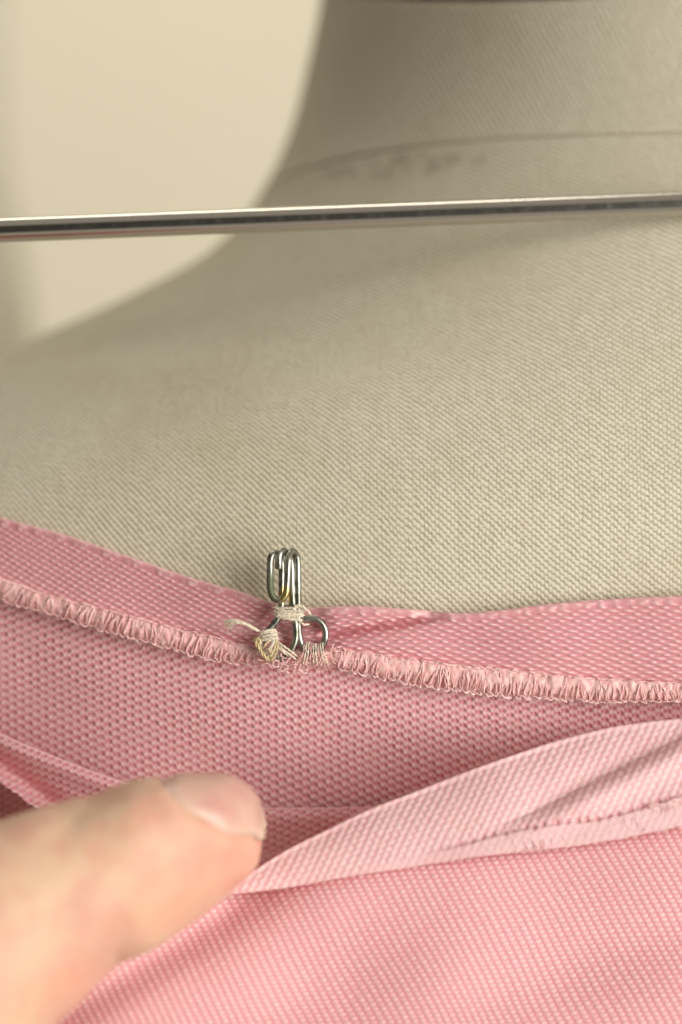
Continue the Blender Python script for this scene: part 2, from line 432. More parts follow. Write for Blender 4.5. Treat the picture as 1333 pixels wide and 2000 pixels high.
def rel_bead(x, y):
    x = x + 1.6*vnoise(x/60+3, y/60); y = y + 1.2*vnoise(x/50+8, y/50+2)
    r0 = y/8.8; r = np.round(r0); dy = (r0-r)*8.8
    u = x/16.0 - r*.28; a = fr(u)*16; b = fr(u+.5)*16
    k = np.round(u).astype(int); bright = .45 + .40*((k + r.astype(int)) % 2) + .6*_perm[(k*29+3) & 255, (r.astype(int)*13+5) & 255]
    h = bright*gauss(a*a*.9 + dy*dy*1.3, 3.0) - 1.0*gauss(b*b*2.2 + dy*dy*.8, 2.5) - .75*gauss((a+1)**2*1.6 + (dy+1.5)**2*1.2, 1.7)
    return h + .38*np.cos(2*math.pi*r0) - .2

def make_sheet(name, pos, rel, amp, mat, parent, sgn=1.0):
    """pos: (n,m,3) metres, displaced along its own normal by amp mm * rel"""
    du = np.gradient(pos, axis=1); dv = np.gradient(pos, axis=0)
    N = np.cross(du, dv); N /= np.linalg.norm(N, axis=2)[..., None] + 1e-15
    # face the camera at the sheet's middle
    s = -1.0 if np.median(N[..., 1]) > 0 else 1.0
    V = pos + N*s*(rel*amp*MM)[..., None]
    me = grid_mesh(name, V, att=rel)
    return put(name, me, mat, parent)

# outlines in the photograph
A_top = curve((-420, 900), (-150, 968), (0, 1010), (120, 1042), (250, 1086), (380, 1130), (470, 1155), (540, 1178), (610, 1186), (700, 1184), (780, 1188), (850, 1194), (905, 1197), (960, 1193), (1050, 1182), (1130, 1174), (1220, 1168), (1333, 1163), (1500, 1158), (1800, 1160))
S_top = curve((-420, 975), (-150, 1072), (0, 1128), (100, 1162), (200, 1188), (300, 1214), (400, 1240), (480, 1258), (560, 1268), (650, 1267), (700, 1271), (800, 1286), (900, 1297), (1000, 1308), (1100, 1318), (1200, 1326), (1333, 1331), (1500, 1333), (1800, 1325))
S_bot = curve((-420, 1020), (-150, 1118), (0, 1174), (100, 1200), (200, 1230), (300, 1258), (400, 1284), (480, 1298), (560, 1305), (640, 1302), (700, 1314), (800, 1336), (900, 1350), (1000, 1361), (1100, 1367), (1200, 1371), (1333, 1371), (1500, 1368), (1800, 1358))
C_top = curve((-420, 1250), (-150, 1370), (0, 1432), (100, 1474), (200, 1512), (270, 1534), (400, 1562), (510, 1577), (600, 1577), (720, 1574), (820, 1566), (950, 1560))
E_top = curve((380, 1790), (440, 1745), (500, 1698), (560, 1660), (640, 1620), (720, 1581), (800, 1550), (900, 1511), (1000, 1475), (1100, 1443), (1200, 1419), (1270, 1409), (1333, 1403), (1500, 1390), (1800, 1378))
E_bot = curve((380, 1790), (440, 1748), (500, 1741), (560, 1734), (680, 1712), (760, 1700), (850, 1686), (950, 1671), (1100, 1655), (1200, 1640), (1333, 1612), (1500, 1572), (1800, 1500))
E_seam = curve((380, 1780), (700, 1700), (820, 1668), (900, 1648), (1000, 1622), (1100, 1606), (1170, 1598), (1260, 1574), (1333, 1551), (1500, 1505), (1800, 1430))

dress = empty("pink_dress", (0, 0.0, -0.03))
tag(dress, "pink knit garment with serged neckline and a sewn metal hook", "garment")
def dpos(V): return V - np.array([0, 0, -0.03])

def rows_of(top, bot, step, px):
    m = int(np.max(bot(px) - top(px))/step) + 2
    t = np.linspace(0, 1, m)[:, None]
    return t, top(px)[None, :]*(1-t) + bot(px)[None, :]*t
def roll_top(px, py_top, Ytop, r, back, nroll=12, lim=99.0):
    """a folded upper edge: rows that come up behind the sheet and over its edge. r, back in mm"""
    rows = []
    yb = 2*r
    for q in np.linspace(1, 0, 10):            # the hidden back layer
        rows.append((py_top + (r + q*np.minimum(back, lim))/K0, Ytop + yb + .25*q*back))
    for q in np.linspace(math.pi, 0, nroll):
        rows.append((py_top + (r - r*math.sin(q))/K0, Ytop + r - r*math.cos(q)*1.0))
    return np.array([x[0] for x in rows]), np.array([x[1] for x in rows])

# ---- A: the neckline facing (satin side out), folded at its upper edge
STEP = 2.0; SA = 1.5
px = np.arange(-300, 1700, SA)
t, py = rows_of(lambda x: A_top(x) + 14, lambda x: S_top(x) + 16, SA, px)
PX = np.broadcast_to(px, py.shape)
def A_depth(PX, py):
    Y = form_at(PX, py) - 1.5
    hgt = (py - A_top(PX))/(S_top(PX) - A_top(PX))
    Y = Y - .5*np.clip(hgt, 0, 1)
    # the tuck running from the edge down to the hook
    line = 1235 + (PX - 640)*(1196-1235)/(905-640)
    d = line - py                                           # > 0 above the line
    wgt = sst(600, 660, PX)*(1 - sst(700, 925, PX))
    Y = Y - wgt*.85*sst(-2, 5, d) + wgt*.45*gauss((d+8)**2, 8) + sst(600, 640, PX)*(1 - sst(800, 905, PX))*.8*gauss((d+3)**2, 4)
    # second soft pleat below it, and the pull towards the hook on the left
    l2 = 1255 + (PX-650)*.07
    Y = Y - .35*gauss((py-l2)**2, 9)*sst(640, 680, PX)*(1-sst(760, 1000, PX))
    l3 = 1200 + (PX-380)*.10
    Y = Y + .75*gauss((py-l3)**2, 14)*sst(360, 500, PX)*(1-sst(560, 600, PX))
    l4 = 1228 + (PX-380)*.12
    Y = Y - .5*gauss((py-l4)**2, 10)*sst(340, 470, PX)*(1-sst(520, 570, PX))
    return Y + .25*vnoise(PX/150, py/90)
YA = A_depth(PX, py)
pyr, Yr = roll_top(px, A_top(px), YA[0] - .05, .32, 3.0, lim=.1 + 3*(1 - sst(420, 540, px)*(1 - sst(930, 1030, px))))
pyA = np.concatenate([pyr, py]); YAA = np.concatenate([Yr, YA]); PXA = np.broadcast_to(px, pyA.shape)
per = np.interp(PXA, [0, 300, 600, 900, 1400], [20, 22, 26, 30, 31])
xw = np.cumsum(1/np.interp(px, [0, 300, 600, 900, 1400], [20, 22, 26, 30, 31]))*SA*26
relA = rel_satin(np.broadcast_to(xw, pyA.shape)*1.0, pyA, 26.0, 0.0 + np.interp(PXA, [0, 500, 700, 1333], [.02, .02, .0, .0]))
relA[:18] *= .2; relA[18:22] *= .6
make_sheet("neck_facing", dpos(P(PXA, pyA, YAA)), relA, .125, SATIN, dress)

# ---- B: the mesh-knit inside of the back
px = np.arange(-140, 1480, 1.6)
t, py = rows_of(lambda x: S_top(x) + 14, lambda x: 0*x + 1770, 1.6, px)
PX = np.broadcast_to(px, py.shape)
def B_depth(PX, py):
    Y = form_at(PX, py) - .9
    u = np.clip((py - S_bot(PX))/220, 0, 2)
    Y = Y - .8*np.exp(-((u-.35)/.4)**2)*sst(-200, 400, PX) + .6*vnoise(PX/240+4, py/160)
    return np.minimum(Y, form_at(PX, py) - .7)
YB = B_depth(PX, py)
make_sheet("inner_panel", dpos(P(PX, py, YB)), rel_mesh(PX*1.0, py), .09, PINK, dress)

# ---- C: the slack fold that is pulled to the thumb
px = np.arange(-420, 960, STEP)
tt = np.linspace(0, 1, 95)[:, None]
py = (C_top(px) + 8)[None, :] + tt*185
PX = np.broadcast_to(px, py.shape)
YC_edge = B_depth(PX, np.broadcast_to(C_top(px), py.shape)) - 1.1 - 2.6*(1 - sst(0, 480, PX))
dd = (py - C_top(PX))
Yc = YC_edge - .5*gauss((dd-18)**2, 14) + 3.4*sst(15, 150, dd)*(.45+.55*sst(330, 560, PX))
rl = 1512 + PX*.74                                       # the narrow roll at the left
dr = py - rl
wgt = 1 - sst(80, 190, PX)
Yc = Yc - wgt*(3.0*gauss((dr-14)**2, 13)) + wgt*1.6*sst(26, 60, dr) + wgt*1.0*gauss((dr+22)**2, 16)
pyr, Yr = roll_top(px, C_top(px), Yc[0], .3, 2.0)
pyC = np.concatenate([pyr, py]); YCC = np.concatenate([Yr, Yc]); PXC = np.broadcast_to(px, pyC.shape)
relC = rel_mesh(PXC*1.08, pyC*1.15 + .25*PXC); relC[:18] *= .2; relC[18:22] *= .6
make_sheet("slack_fold", dpos(P(PXC, pyC, YCC)), relC, .09, PINK, dress)

# ---- E: the turned-out band that the thumb holds
def low_depth(PX, py):
    """front surface of the lower layer"""
    base = -8.2 + 0*PX
    base = base - 3.2*(1 - sst(150, 620, PX)) + 1.2*sst(800, 1500, PX)
    base = base - 1.6*sst(1750, 2050, py)
    return base
px = np.arange(400, 1800, STEP)
t, py = rows_of(lambda x: E_top(x) + 10, E_bot, STEP, px)
m = len(t); PX = np.broadcast_to(px, py.shape)
Yb = low_depth(PX, py) - .7
hfrac = np.clip((py - E_top(PX))/np.maximum(E_bot(PX) - E_top(PX), 8), 0, 1)
wid = (E_bot(PX) - E_top(PX))*K0
Ye = Yb + (1-hfrac)*np.minimum(.42*wid, 5.0) - .10*wid*np.sin(math.pi*hfrac)
cl = curve((700, 1700), (900, 1640), (1040, 1586), (1150, 1531), (1250, 1481), (1333, 1440), (1500, 1365), (1800, 1240))
dc = py - cl(PX); cw = sst(930, 1150, PX)*sst(8, 45, cl(PX) - E_top(PX))
Ye = Ye + cw*(1.25*np.exp(-np.abs(np.minimum(dc, 0))/38)*(dc < 0) + (dc >= 0)*1.25*np.exp(-np.maximum(dc, 0)/8)) - cw*.9*gauss((dc-30)**2, 22)
Ye = Ye + .22*vnoise(PX/120, py/80)
pyr, Yr = roll_top(px, E_top(px), Ye[0], .28, 3.5, lim=np.maximum(E_bot(px)-E_top(px)-14, 0)*K0*.7)
pyE = np.concatenate([pyr, py]); YEE = np.concatenate([Yr, Ye]); PXE = np.broadcast_to(px, pyE.shape)
relE = rel_face(PXE*1.0, pyE); relE[:18] *= .2; relE[18:22] *= .6
# below the seam line the band is the flat overlocked edge
sd = pyE - E_seam(PXE); relE = relE*(1-.55*sst(-2, 3, sd))
kq = np.round(PXE/20.5); jx = (_perm[kq.astype(int) & 255, 40]-.5)*9; jy = (_perm[kq.astype(int) & 255, 41]-.5)*6; ja = .5+_perm[kq.astype(int) & 255, 42]
pit = ja*np.exp(-((PXE-kq*20.5-jx)/3.6)**2 - ((sd-1-jy)/4.5)**2)*sst(820, 960, PXE)
relE = relE - 3.4*pit
make_sheet("turned_band", dpos(P(PXE, pyE, YEE - .35*sst(0, 6, sd)*sst(800, 950, PXE))), relE, .05, PALE, dress)
def E_at(x, y):
    i = int(np.clip((x-400)/STEP, 0, len(px)-1)); j = int(np.argmin(np.abs(py[:, i]-y))); return float(Ye[j, i])

# ---- F: the lower panel
pxf = np.arange(-300, 1660, STEP)
topF = lambda x: np.where(x < 470, np.interp(x, [-420, 120, 330, 470], [1640, 1640, 1690, 1725]), E_bot(x) - 22)
tF, pyF = rows_of(topF, lambda x: 0*x + 2160, STEP, pxf)
PXF = np.broadcast_to(pxf, pyF.shape)
def F_depth(PX, py):
    Y = low_depth(PX, py)
    e = py - E_bot(np.maximum(PX, 440))
    Y = Y + .9*np.exp(-np.maximum(e, 0)/26)
    vl = 1760 + (470-PX)*.62                         # valley running down from the thumb
    Y = Y + 1.5*gauss((py-vl)**2, 38)*(1-sst(430, 640, PX)) - 1.2*gauss((py-vl-120)**2 + ((PX-560)*.5)**2, 80)
    Y = Y + .9*gauss(((PX-1000)*.35 + (py-1930))**2, 60)*sst(700, 1000, PX)
    return Y + .5*vnoise(PX/220+2, py/160+7)
YF = F_depth(PXF, pyF)
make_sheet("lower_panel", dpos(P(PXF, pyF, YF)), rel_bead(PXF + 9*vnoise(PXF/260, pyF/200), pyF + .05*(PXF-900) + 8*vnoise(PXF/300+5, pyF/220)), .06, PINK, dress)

# ------------------------------------------------------------------ serged seams
def stitch_mesh(seed, flat=1.0):
    """one overlock stitch, millimetres: x along the seam, z across it (-1.1..1.1), y out of the cloth is negative"""
    R = random.Random(seed); parts = []
    def th(pts, r, k=1, j=.10):
        for _ in range(k):
            q = np.array([[p[0]+R.uniform(-j, j), (p[1]+R.uniform(-j, j))*flat, p[2]+R.uniform(-j, j)] for p in pts])
            parts.append(tube_data(spline(q, 3)*MM, r*R.uniform(.8, 1.2)*MM, 5))
    o = R.uniform(-.06, .06)
    th([(-.32, -.12, -.95), (-.26+o, -.42, -.35), (-.16+o, -.40, .4), (-.10, -.12, .95)], .036, 4)
    th([(-.10, -.12, .95), (.02+o, -.38, .45), (.16+o, -.44, -.3), (.26, -.16, -.98)], .036, 4)
    th([(.26, -.16, -.98), (.36, -.34, -1.14), (.20, -.40, -1.22), (-.05, -.30, -1.10), (-.32, -.12, -.98)], .055, 2)
    th([(-.34, -.05, .93), (-.12, -.24, 1.03), (.16, -.22, 1.02), (.36, -.02, .90)], .075, 1)
    return tubes_mesh("stitch", parts)
STM = [stitch_mesh(100+i) for i in range(7)]
for s in STM: s.materials.append(STITCH)
STF = [stitch_mesh(200+i, .33) for i in range(5)]
def seam(name, top, bot, depth, x0, x1, pitch, meshes, proud, mat_base, skip=lambda x: False, back=.7, sink=.40, taper=lambda x: 1.0):
    px = np.arange(x0-8, x1+8, 3.0)
    ang = np.linspace(0, math.pi, 15)
    tops, bots = top(px), bot(px)
    V = []
    for a in ang:
        py = tops*(.5+.5*math.cos(a)) + bots*(.5-.5*math.cos(a))
        Y = depth(px, py) - proud*taper(px)*math.sin(a)**.7 + .6*(1-taper(px)) + back*(1-math.sin(a)**.7)*.4
        Y = Y - .14*vnoise(px/5.3, py/5.3) - .10*vnoise(px/13, py/11)
        V.append(P(px, py + 2.5*vnoise(px/9+40, py*0+a), Y))
    root = put(name, grid_mesh(name, dpos(np.array(V))), mat_base, dress)
    R = random.Random(len(name)); x = x0
    while x < x1:
        if not skip(x):
            yt, yb = float(top(np.array(x))), float(bot(np.array(x)))
            ym = (yt+yb)/2; k = 3.0
            slope = float((top(np.array(x+8.)) + bot(np.array(x+8.)) - top(np.array(x-8.)) - bot(np.array(x-8.)))/32)
            Y = float(depth(np.array([x]), np.array([ym]))[0]) - proud + sink
            so = bpy.data.objects.new("stitch", meshes[R.randrange(len(meshes))]); COL.objects.link(so); so.parent = root
            so.location = Vector(dpos(P(np.array(x + R.uniform(-1.5, 1.5)), np.array(ym), np.array(Y))))
            so.rotation_euler = (R.uniform(-.06, .06), math.atan(slope) + R.uniform(-.18, .24), R.uniform(-.12, .12))
            so.scale = (pitch*K0/.62*R.uniform(.75, 1.4), R.uniform(.7, 1.15), (yb-yt)*K0/2.25*R.uniform(.88, 1.06))
        x += pitch*R.uniform(.88, 1.12)
    return root
S_depth = lambda px, py: form_at(px, py) - 1.9
upper = seam("serged_seam", S_top, S_bot, S_depth, -100, 1430, 14.5, STM, .95, CUSH, skip=lambda x: 500 < x < 655)
upper["label"] = "fuzzy pink overlocked edge under the hook"
Ed = lambda px, py: np.array([E_at(a, b) for a, b in zip(np.atleast_1d(px), np.atleast_1d(py))])
for s in STF: s.materials.append(STITCH)
lower = seam("serged_seam", lambda x: E_seam(x)+4, lambda x: E_bot(x)-4, lambda px, py: Ed(px, py) - .05, 780, 1440, 20, STF, .14, STITCH, back=.3, sink=.02, taper=lambda x: sst(800, 960, x), skip=lambda x: x < 930)
lower["label"] = "flat overlocked edge of the turned-out band"

# stray lint along the upper seam
R = random.Random(5); parts = []
for _ in range(1500):
    x = R.uniform(-40, 1370); e = R.random()
    yt, yb = float(S_top(np.array(x))), float(S_bot(np.array(x)))
    y = yb - R.uniform(-1, 6) if e < .65 else yt + R.uniform(0, 40)
    Y = float(S_depth(np.array([x]), np.array([y]))[0]) - R.uniform(.3, .9)
    p = P(np.array(x), np.array(y), np.array(Y)); L = R.uniform(.25, .8)*MM; a = R.uniform(0, 6.28)
    d1 = np.array([math.cos(a), -.5, math.sin(a)])*L; a += R.uniform(-1.6, 1.6)
    d2 = np.array([math.cos(a), -.2, math.sin(a)])*L*.7
    parts.append(tube_data(spline(np.array([p, p+d1*.6, p+d1*.6+d2]), 3), .012*MM, 3, cap=False))
me = tubes_mesh("lint_fibres", [([dpos(v) for v in vs], f) for vs, f in parts])
tag(put("lint_fibres", me, STITCH, dress), kind="stuff")

# ------------------------------------------------------------------ the hook (sewn on: a part of the garment)
H0 = float(S_depth(np.array([575.]), np.array([1225.]))[0]) - .95      # depth of the shank
def W(x, y, d=0.0): return P(np.array(float(x)), np.array(float(y)), np.array(H0 + d))
rw = .335*MM
main = [W(574, 1196, -.15), W(578, 1222, -.15), W(577, 1252, 0), W(563, 1279, .1), W(538, 1288, .2), W(515, 1277, .15), W(509, 1258, .1), W(520, 1237, 0), W(537, 1217, 0),
        W(549, 1195, 0), W(551, 1160, 0), W(551, 1110, -.1), W(549, 1090, -.35), W(542, 1080.5, -.9), W(534, 1082, -1.45), W(529, 1092, -1.75), W(528, 1115, -1.85), W(528, 1145, -1.8),
        W(531, 1160, -1.75), W(537, 1169, -1.72), W(546, 1172.5, -1.7), W(555, 1167, -1.72), W(560, 1154, -1.78), W(562, 1125, -1.85), W(563.5, 1098, -1.75), W(566, 1083, -1.3), W(571, 1077, -.75),
        W(577.5, 1081, -.25), W(581, 1093, 0), W(582, 1120, .05), W(582.5, 1160, 0), W(583, 1195, 0), W(583.5, 1228, .1), W(587, 1252, .2), W(597, 1270, .35), W(613, 1275, .35), W(628, 1264, .2), W(636, 1246, 0), W(634, 1226, -.05), W(622, 1211.5, -.05), W(606, 1208, -.05), W(594, 1210, -.05)]
tongue = [W(575, 1203, -.1), W(572, 1178, -.1), W(570.5, 1140, -.05), W(569.5, 1105, -.1), W(565, 1087, -.4), W(557, 1078, -.9), W(549, 1078, -1.35), W(545.5, 1086, -1.6), W(545, 1099, -1.62), W(545.3, 1110, -1.5)]
hook = put("metal_hook", tubes_mesh("metal_hook", [([dpos(v) for v in vs], f) for vs, f in (tube_data(spline(main, 7), rw, 14), tube_data(spline(tongue, 7), rw*1.12, 14))]), HOOKM, dress)
hook["label"] = "tarnished silver wire hook with two sewing loops, standing up at the seam"
TH = []
def thread(pts, r=.12, mat=CREAM, ply=3):
    R = random.Random(len(TH)*3+1); parts = []; tw = R.uniform(1.3, 2.6)
    c = spline(np.array(pts), 6)
    if ply == 1: parts.append(tube_data(c, r*MM, 6))
    else:
        T = np.gradient(c, axis=0); T /= np.linalg.norm(T, axis=1)[:, None] + 1e-12
        N = np.cross(T, np.array([.1, 1, .2])); N /= np.linalg.norm(N, axis=1)[:, None] + 1e-12; B = np.cross(T, N)
        s = np.concatenate([[0], np.cumsum(np.linalg.norm(np.diff(c, axis=0), axis=1))])
        for k in range(ply):
            a = s/(tw*MM)*2*math.pi + 2*math.pi*k/ply
            parts.append(tube_data(c + R.uniform(.5, .8)*r*MM*(np.cos(a)[:, None]*N + np.sin(a)[:, None]*B), r*R.uniform(.42, .6)*MM, 5))
    o = put("thread", tubes_mesh("thread", [([dpos(v) for v in vs], f) for vs, f in parts]), mat, hook); TH.append(o)
def wrap(c0, c1, front, backd, sag, r=.11, mat=CREAM):
    """a thread ring around wires: c0, c1 pixel ends of the ring seen from the front"""
    x0, y0 = c0; x1, y1 = c1; pts = []
    for a in np.linspace(-.3, 2*math.pi-.2, 15):
        f = .5-.5*math.cos(a); d = math.sin(a)
        pts.append(W(x0+(x1-x0)*f, y0+(y1-y0)*f + sag*d, (backd-front)*.5*-d + (backd+front)*.5))
    thread(pts, r, mat)
R = random.Random(11)
for i, (y0, y1) in enumerate(((1186, 1183), (1190, 1189), (1194, 1195), (1197, 1200), (1201, 1204), (1204, 1209), (1188, 1198), (1199, 1192))):
    wrap((539+R.uniform(-2.5, 2.5), y0+R.uniform(-2, 2)), (592+R.uniform(-3, 2), y1+1+R.uniform(-2.5, 2.5)), -.48-.05*(i % 3), .36, R.uniform(1, 4))
thread([W(575, 1184, -.62), W(588, 1183, -.62), W(598, 1190, -.5), W(605, 1198, -.3), W(607, 1203, .3)], .11)
thread([W(580, 1206, -.55), W(587, 1214, -.5), W(592, 1219, -.4), W(598, 1220, -.2), W(604, 1219, .25)], .10)
thread([W(541, 1201, -.5), W(560, 1206, -.62), W(578, 1209, -.6), W(588, 1214, -.4)], .10)
for i in range(6):                                   # around the left loop
    q = i*3.4
    wrap((509+R.uniform(-1, 1)-q*.15, 1236+q), (539+R.uniform(-1, 1)+q*.3, 1231+q*1.1), -.5-.04*(i % 2), .4, -2+R.uniform(-1, 1), .095)
fan = [((541, 1250), (536, 1268), (529, 1284)), ((535, 1251), (527, 1266), (518, 1277)), ((528, 1250), (519, 1259), (513, 1268)), ((543, 1252), (541, 1272), (531, 1289)), ((538, 1250), (531, 1262), (523, 1284)), ((543, 1254), (556, 1263), (577, 1279)), ((542, 1257), (555, 1270), (575, 1285)), ((540, 1260), (552, 1272), (562, 1280))]
for i, f in enumerate(fan):
    thread([W(f[0][0], f[0][1], -.45), W(f[1][0], f[1][1], -.62-.05*(i % 3)), W(f[2][0], f[2][1], -.35), W(f[2][0]+(f[2][0]-f[1][0])*.2, f[2][1]+5, .3)], .105 if i < 5 else .09, CREAMY if i in (0, 2, 3) else CREAM)
thread([W(500, 1246, -.5), W(502, 1258, -.75), W(509, 1270, -.7), W(516, 1281, -.6), W(524, 1288, -.35), W(529, 1289, .1)], .17, CREAMY, 3)
thread([W(497, 1251, -.55), W(503, 1247, -.8), W(508, 1252, -.8), W(507, 1262, -.7)], .15, CREAMY, 3)
thread([W(521, 1272, -.7), W(526, 1270, -.9), W(531, 1275, -.85), W(527, 1281, -.7)], .12, CREAMY, 2)
for i in range(9):                                   # over the right loop's foot
    x = 594 + i*4.6; f = (x-612)/20
    thread([W(x+2, 1256-3*math.sin(i), .05), W(x, 1261+2*math.cos(i*2), -.42), W(x+f*2, 1276, -.62), W(x + f*9, 1291+3*math.sin(i*1.7), -.5), W(x+f*10, 1300, .1)], .075, CREAM if i % 3 else STITCH, 2)
for dy, dx in ((0, 0), (3, 3), (6, 7), (9, 12)):  # loose loop on the left
    thread([W(437+dx, 1220+dy, .1), W(444+dx, 1212+dy*.8, -.35), W(462+dx*.6, 1211+dy*.7, -.55), W(482+dx*.3, 1218+dy*.5, -.5), W(500, 1228+dy*.3, -.3), W(512, 1236, .2)], .085)
fz = []
for i in range(150):
    if i < 60: x, y = R.uniform(536, 596), R.uniform(1182, 1212)
    elif i < 120: x, y = R.uniform(498, 545), R.uniform(1230, 1288)
    else: x, y = R.uniform(436, 505), R.uniform(1208, 1232)
    a = R.uniform(0, 6.28); L = R.uniform(4, 12); b = a + R.uniform(-1.5, 1.5); d0 = R.uniform(-.75, -.45)
    fz.append(tube_data(spline(np.array([W(x, y, d0), W(x+L*math.cos(a), y+L*math.sin(a), d0-.15), W(x+L*math.cos(a)+L*.6*math.cos(b), y+L*math.sin(a)+L*.6*math.sin(b), d0-.1)]), 3), .011*MM, 3, cap=False))
tag(put("thread_fuzz", tubes_mesh("thread_fuzz", [([dpos(v) for v in vs], f) for vs, f in fz]), CREAM, hook), kind="stuff")
# fuzzy pink loops where the overlock is caught under the hook
for i in range(70):
    x = R.uniform(505, 668); y = 1286 + R.uniform(-16, 16) + (8 if 530 < x < 600 else 0); r = R.uniform(4, 12); a0 = R.uniform(0, 6.28)
    if x > 630: y -= 12
    pts = [W(x + r*math.cos(a0+a), y + .8*r*math.sin(a0+a), -.05-.35*math.sin(a*.7)+R.uniform(-.1, .1)) for a in np.linspace(0, R.uniform(1.4, 3.9), 7)]
    thread(pts, .075, STITCH, 2)

# ------------------------------------------------------------------ hand
hand = empty("person", (-0.06, -0.03, -0.09))
tag(hand, "bare hand pinching the pink fabric, thumb with short unpainted nail", "hand")
HO = np.array([-0.06, -0.03, -0.09])
RU = [(507, 1606), (498, 1567), (472, 1538), (424, 1520), (352, 1519), (270, 1527), (180, 1543), (85, 1572), (0, 1602), (-110, 1640), (-260, 1700), (-430, 1790)]
RL = [(510, 1668), (499, 1696), (450, 1742), (396, 1788), (330, 1830), (258, 1866), (208, 1903), (152, 1962), (98, 2016), (30, 2095), (-80, 2230), (-200, 2400)]
RT = [2.8, 5.2, 6.6, 7.5, 8.1, 8.5, 8.6, 8.8, 9.2, 9.9, 11.5, 13.5]
RY = [-13.6, -14.6, -15.6, -17.0, -18.8, -20.6, -22.0, -23.4, -24.8, -26.5, -28.5, -30]
sx = np.arange(12.)
fUx, fUy = pchip(sx, [p[0] for p in RU]), pchip(sx, [p[1] for p in RU])
fLx, fLy = pchip(sx, [p[0] for p in RL]), pchip(sx, [p[1] for p in RL])
fT, fY = pchip(sx, RT), pchip(sx, RY)
phi0 = pchip([0, .5, 1, 2.3, 3.1, 4.0, 4.45], np.radians([6, 9, 11, 14, 28, 48, 70]))
phi1 = pchip([0, 1, 3, 4.0, 4.45], np.radians([165, 168, 165, 150, 118]))
def thumb_surface(s, phi):
    s = np.asarray(s, float)
    U = P(fUx(s), fUy(s), fY(s)); L = P(fLx(s), fLy(s), fY(s)); c = (U+L)/2; e1 = (U-L)/2
    cs, sn = np.cos(phi), np.sin(phi)
    q = (np.abs(cs)**2.2 + np.abs(sn)**2.2)**(-1/2.2)
    e2 = np.array([0, 1, 0])*(fT(s)*MM)[..., None]
    return c + e1*(sn*q)[..., None] - e2*(cs*q)[..., None]
ns, nph = 240, 160
S = np.concatenate([np.linspace(0, 6, 170), np.linspace(6.06, 11, 70)])[:, None]; PH = np.linspace(0, 2*math.pi, nph, endpoint=False)[None, :]
S, PH = np.broadcast_arrays(S, PH)
V = thumb_surface(S, PH)
du = np.gradient(V, axis=1); dv = np.gradient(V, axis=0); N = np.cross(dv, du); N /= np.linalg.norm(N, axis=2)[..., None] + 1e-12
cen = V.mean(axis=1, keepdims=True); N *= np.sign((N*(V-cen)).sum(2))[..., None]
r2d = math.pi/180; dphi = (PH - phi0(np.minimum(S, 4.45)))
inn = (S < 4.5)
off = np.where(inn, .38*gauss((dphi+9*r2d)**2, 7*r2d)*sst(1.2, 2.4, S) - .28*sst(-3*r2d, 4*r2d, dphi)*(PH < phi1(np.minimum(S, 4.45)))*(1-sst(4.3, 4.5, S)), 0)
off = off + .30*gauss((S-4.85)**2, .28)*sst(40*r2d, 80*r2d, PH)*(PH < 170*r2d)              # cuticle fold
off = off + .12*fbm(S*1.3, PH*2.2)
for s0, wd, dp in ((5.75, .07, .2), (6.05, .06, .26), (6.30, .07, .24), (6.62, .08, .16), (5.45, .06, .1)):   # knuckle creases on the back
    off = off - dp*gauss((S - s0 - .12*np.sin(PH*3+s0*5))**2, wd)*sst(20*r2d, 65*r2d, PH)*(PH < 165*r2d)
off = off - .42*gauss((S-5.35 - .10*np.sin(PH*4))**2, .11)*gauss((PH-(2*math.pi-68*r2d))**2, 26*r2d)       # flexion crease on the pad side
off = off + .55*gauss((S-4.6)**2, .45)*gauss((PH-(2*math.pi-60*r2d))**2, 30*r2d)
off = off - .9*gauss((S-6.2)**2, .6)*gauss((PH-62*r2d)**2, 25*r2d)                            # dip over the joint
V = V + N*(off*MM)[..., None]
parts_v, parts_f = [], []
def add(vs, fs):
    o = len(parts_v); parts_v.extend([tuple(v) for v in vs]); parts_f.extend([tuple(i+o for i in f) for f in fs])
idx = np.arange(V.shape[0]*nph).reshape(-1, nph); a = idx[:-1]; b = idx[1:]
qf = np.stack([a, np.roll(a, -1, 1), np.roll(b, -1, 1), b], -1).reshape(-1, 4)
tip = P(np.array(514.), np.array(1640.), np.array(-13.2)); vs = list(V.reshape(-1, 3)) + [tip, V[-1].mean(0)]
nv = len(vs); fs = [tuple(q) for q in qf] + [(nv-2, (k+1) % nph, k) for k in range(nph)] + [(nv-1, idx[-1, k], idx[-1, (k+1) % nph]) for k in range(nph)]
add(vs, fs)
def limb(pts, rad, sides=28):
    c = spline(np.array(pts, float), 8); r = np.interp(np.linspace(0, 1, len(c)), np.linspace(0, 1, len(rad)), rad)
    ext = []; rr = []
    T0 = c[0]-c[1]; T0 /= np.linalg.norm(T0); T1 = c[-1]-c[-2]; T1 /= np.linalg.norm(T1)
    for q in np.linspace(1, .12, 7): ext.append(c[0]+T0*r[0]*q*.9); rr.append(r[0]*math.sqrt(max(1-q*q, .004)))
    ext += list(c); rr += list(r)
    for q in np.linspace(.12, 1, 7): ext.append(c[-1]+T1*r[-1]*q*.95); rr.append(r[-1]*math.sqrt(max(1-q*q, .004)))
    v, f = tube_data(np.array(ext)*MM, np.array(rr)*MM, sides); add(v, f)
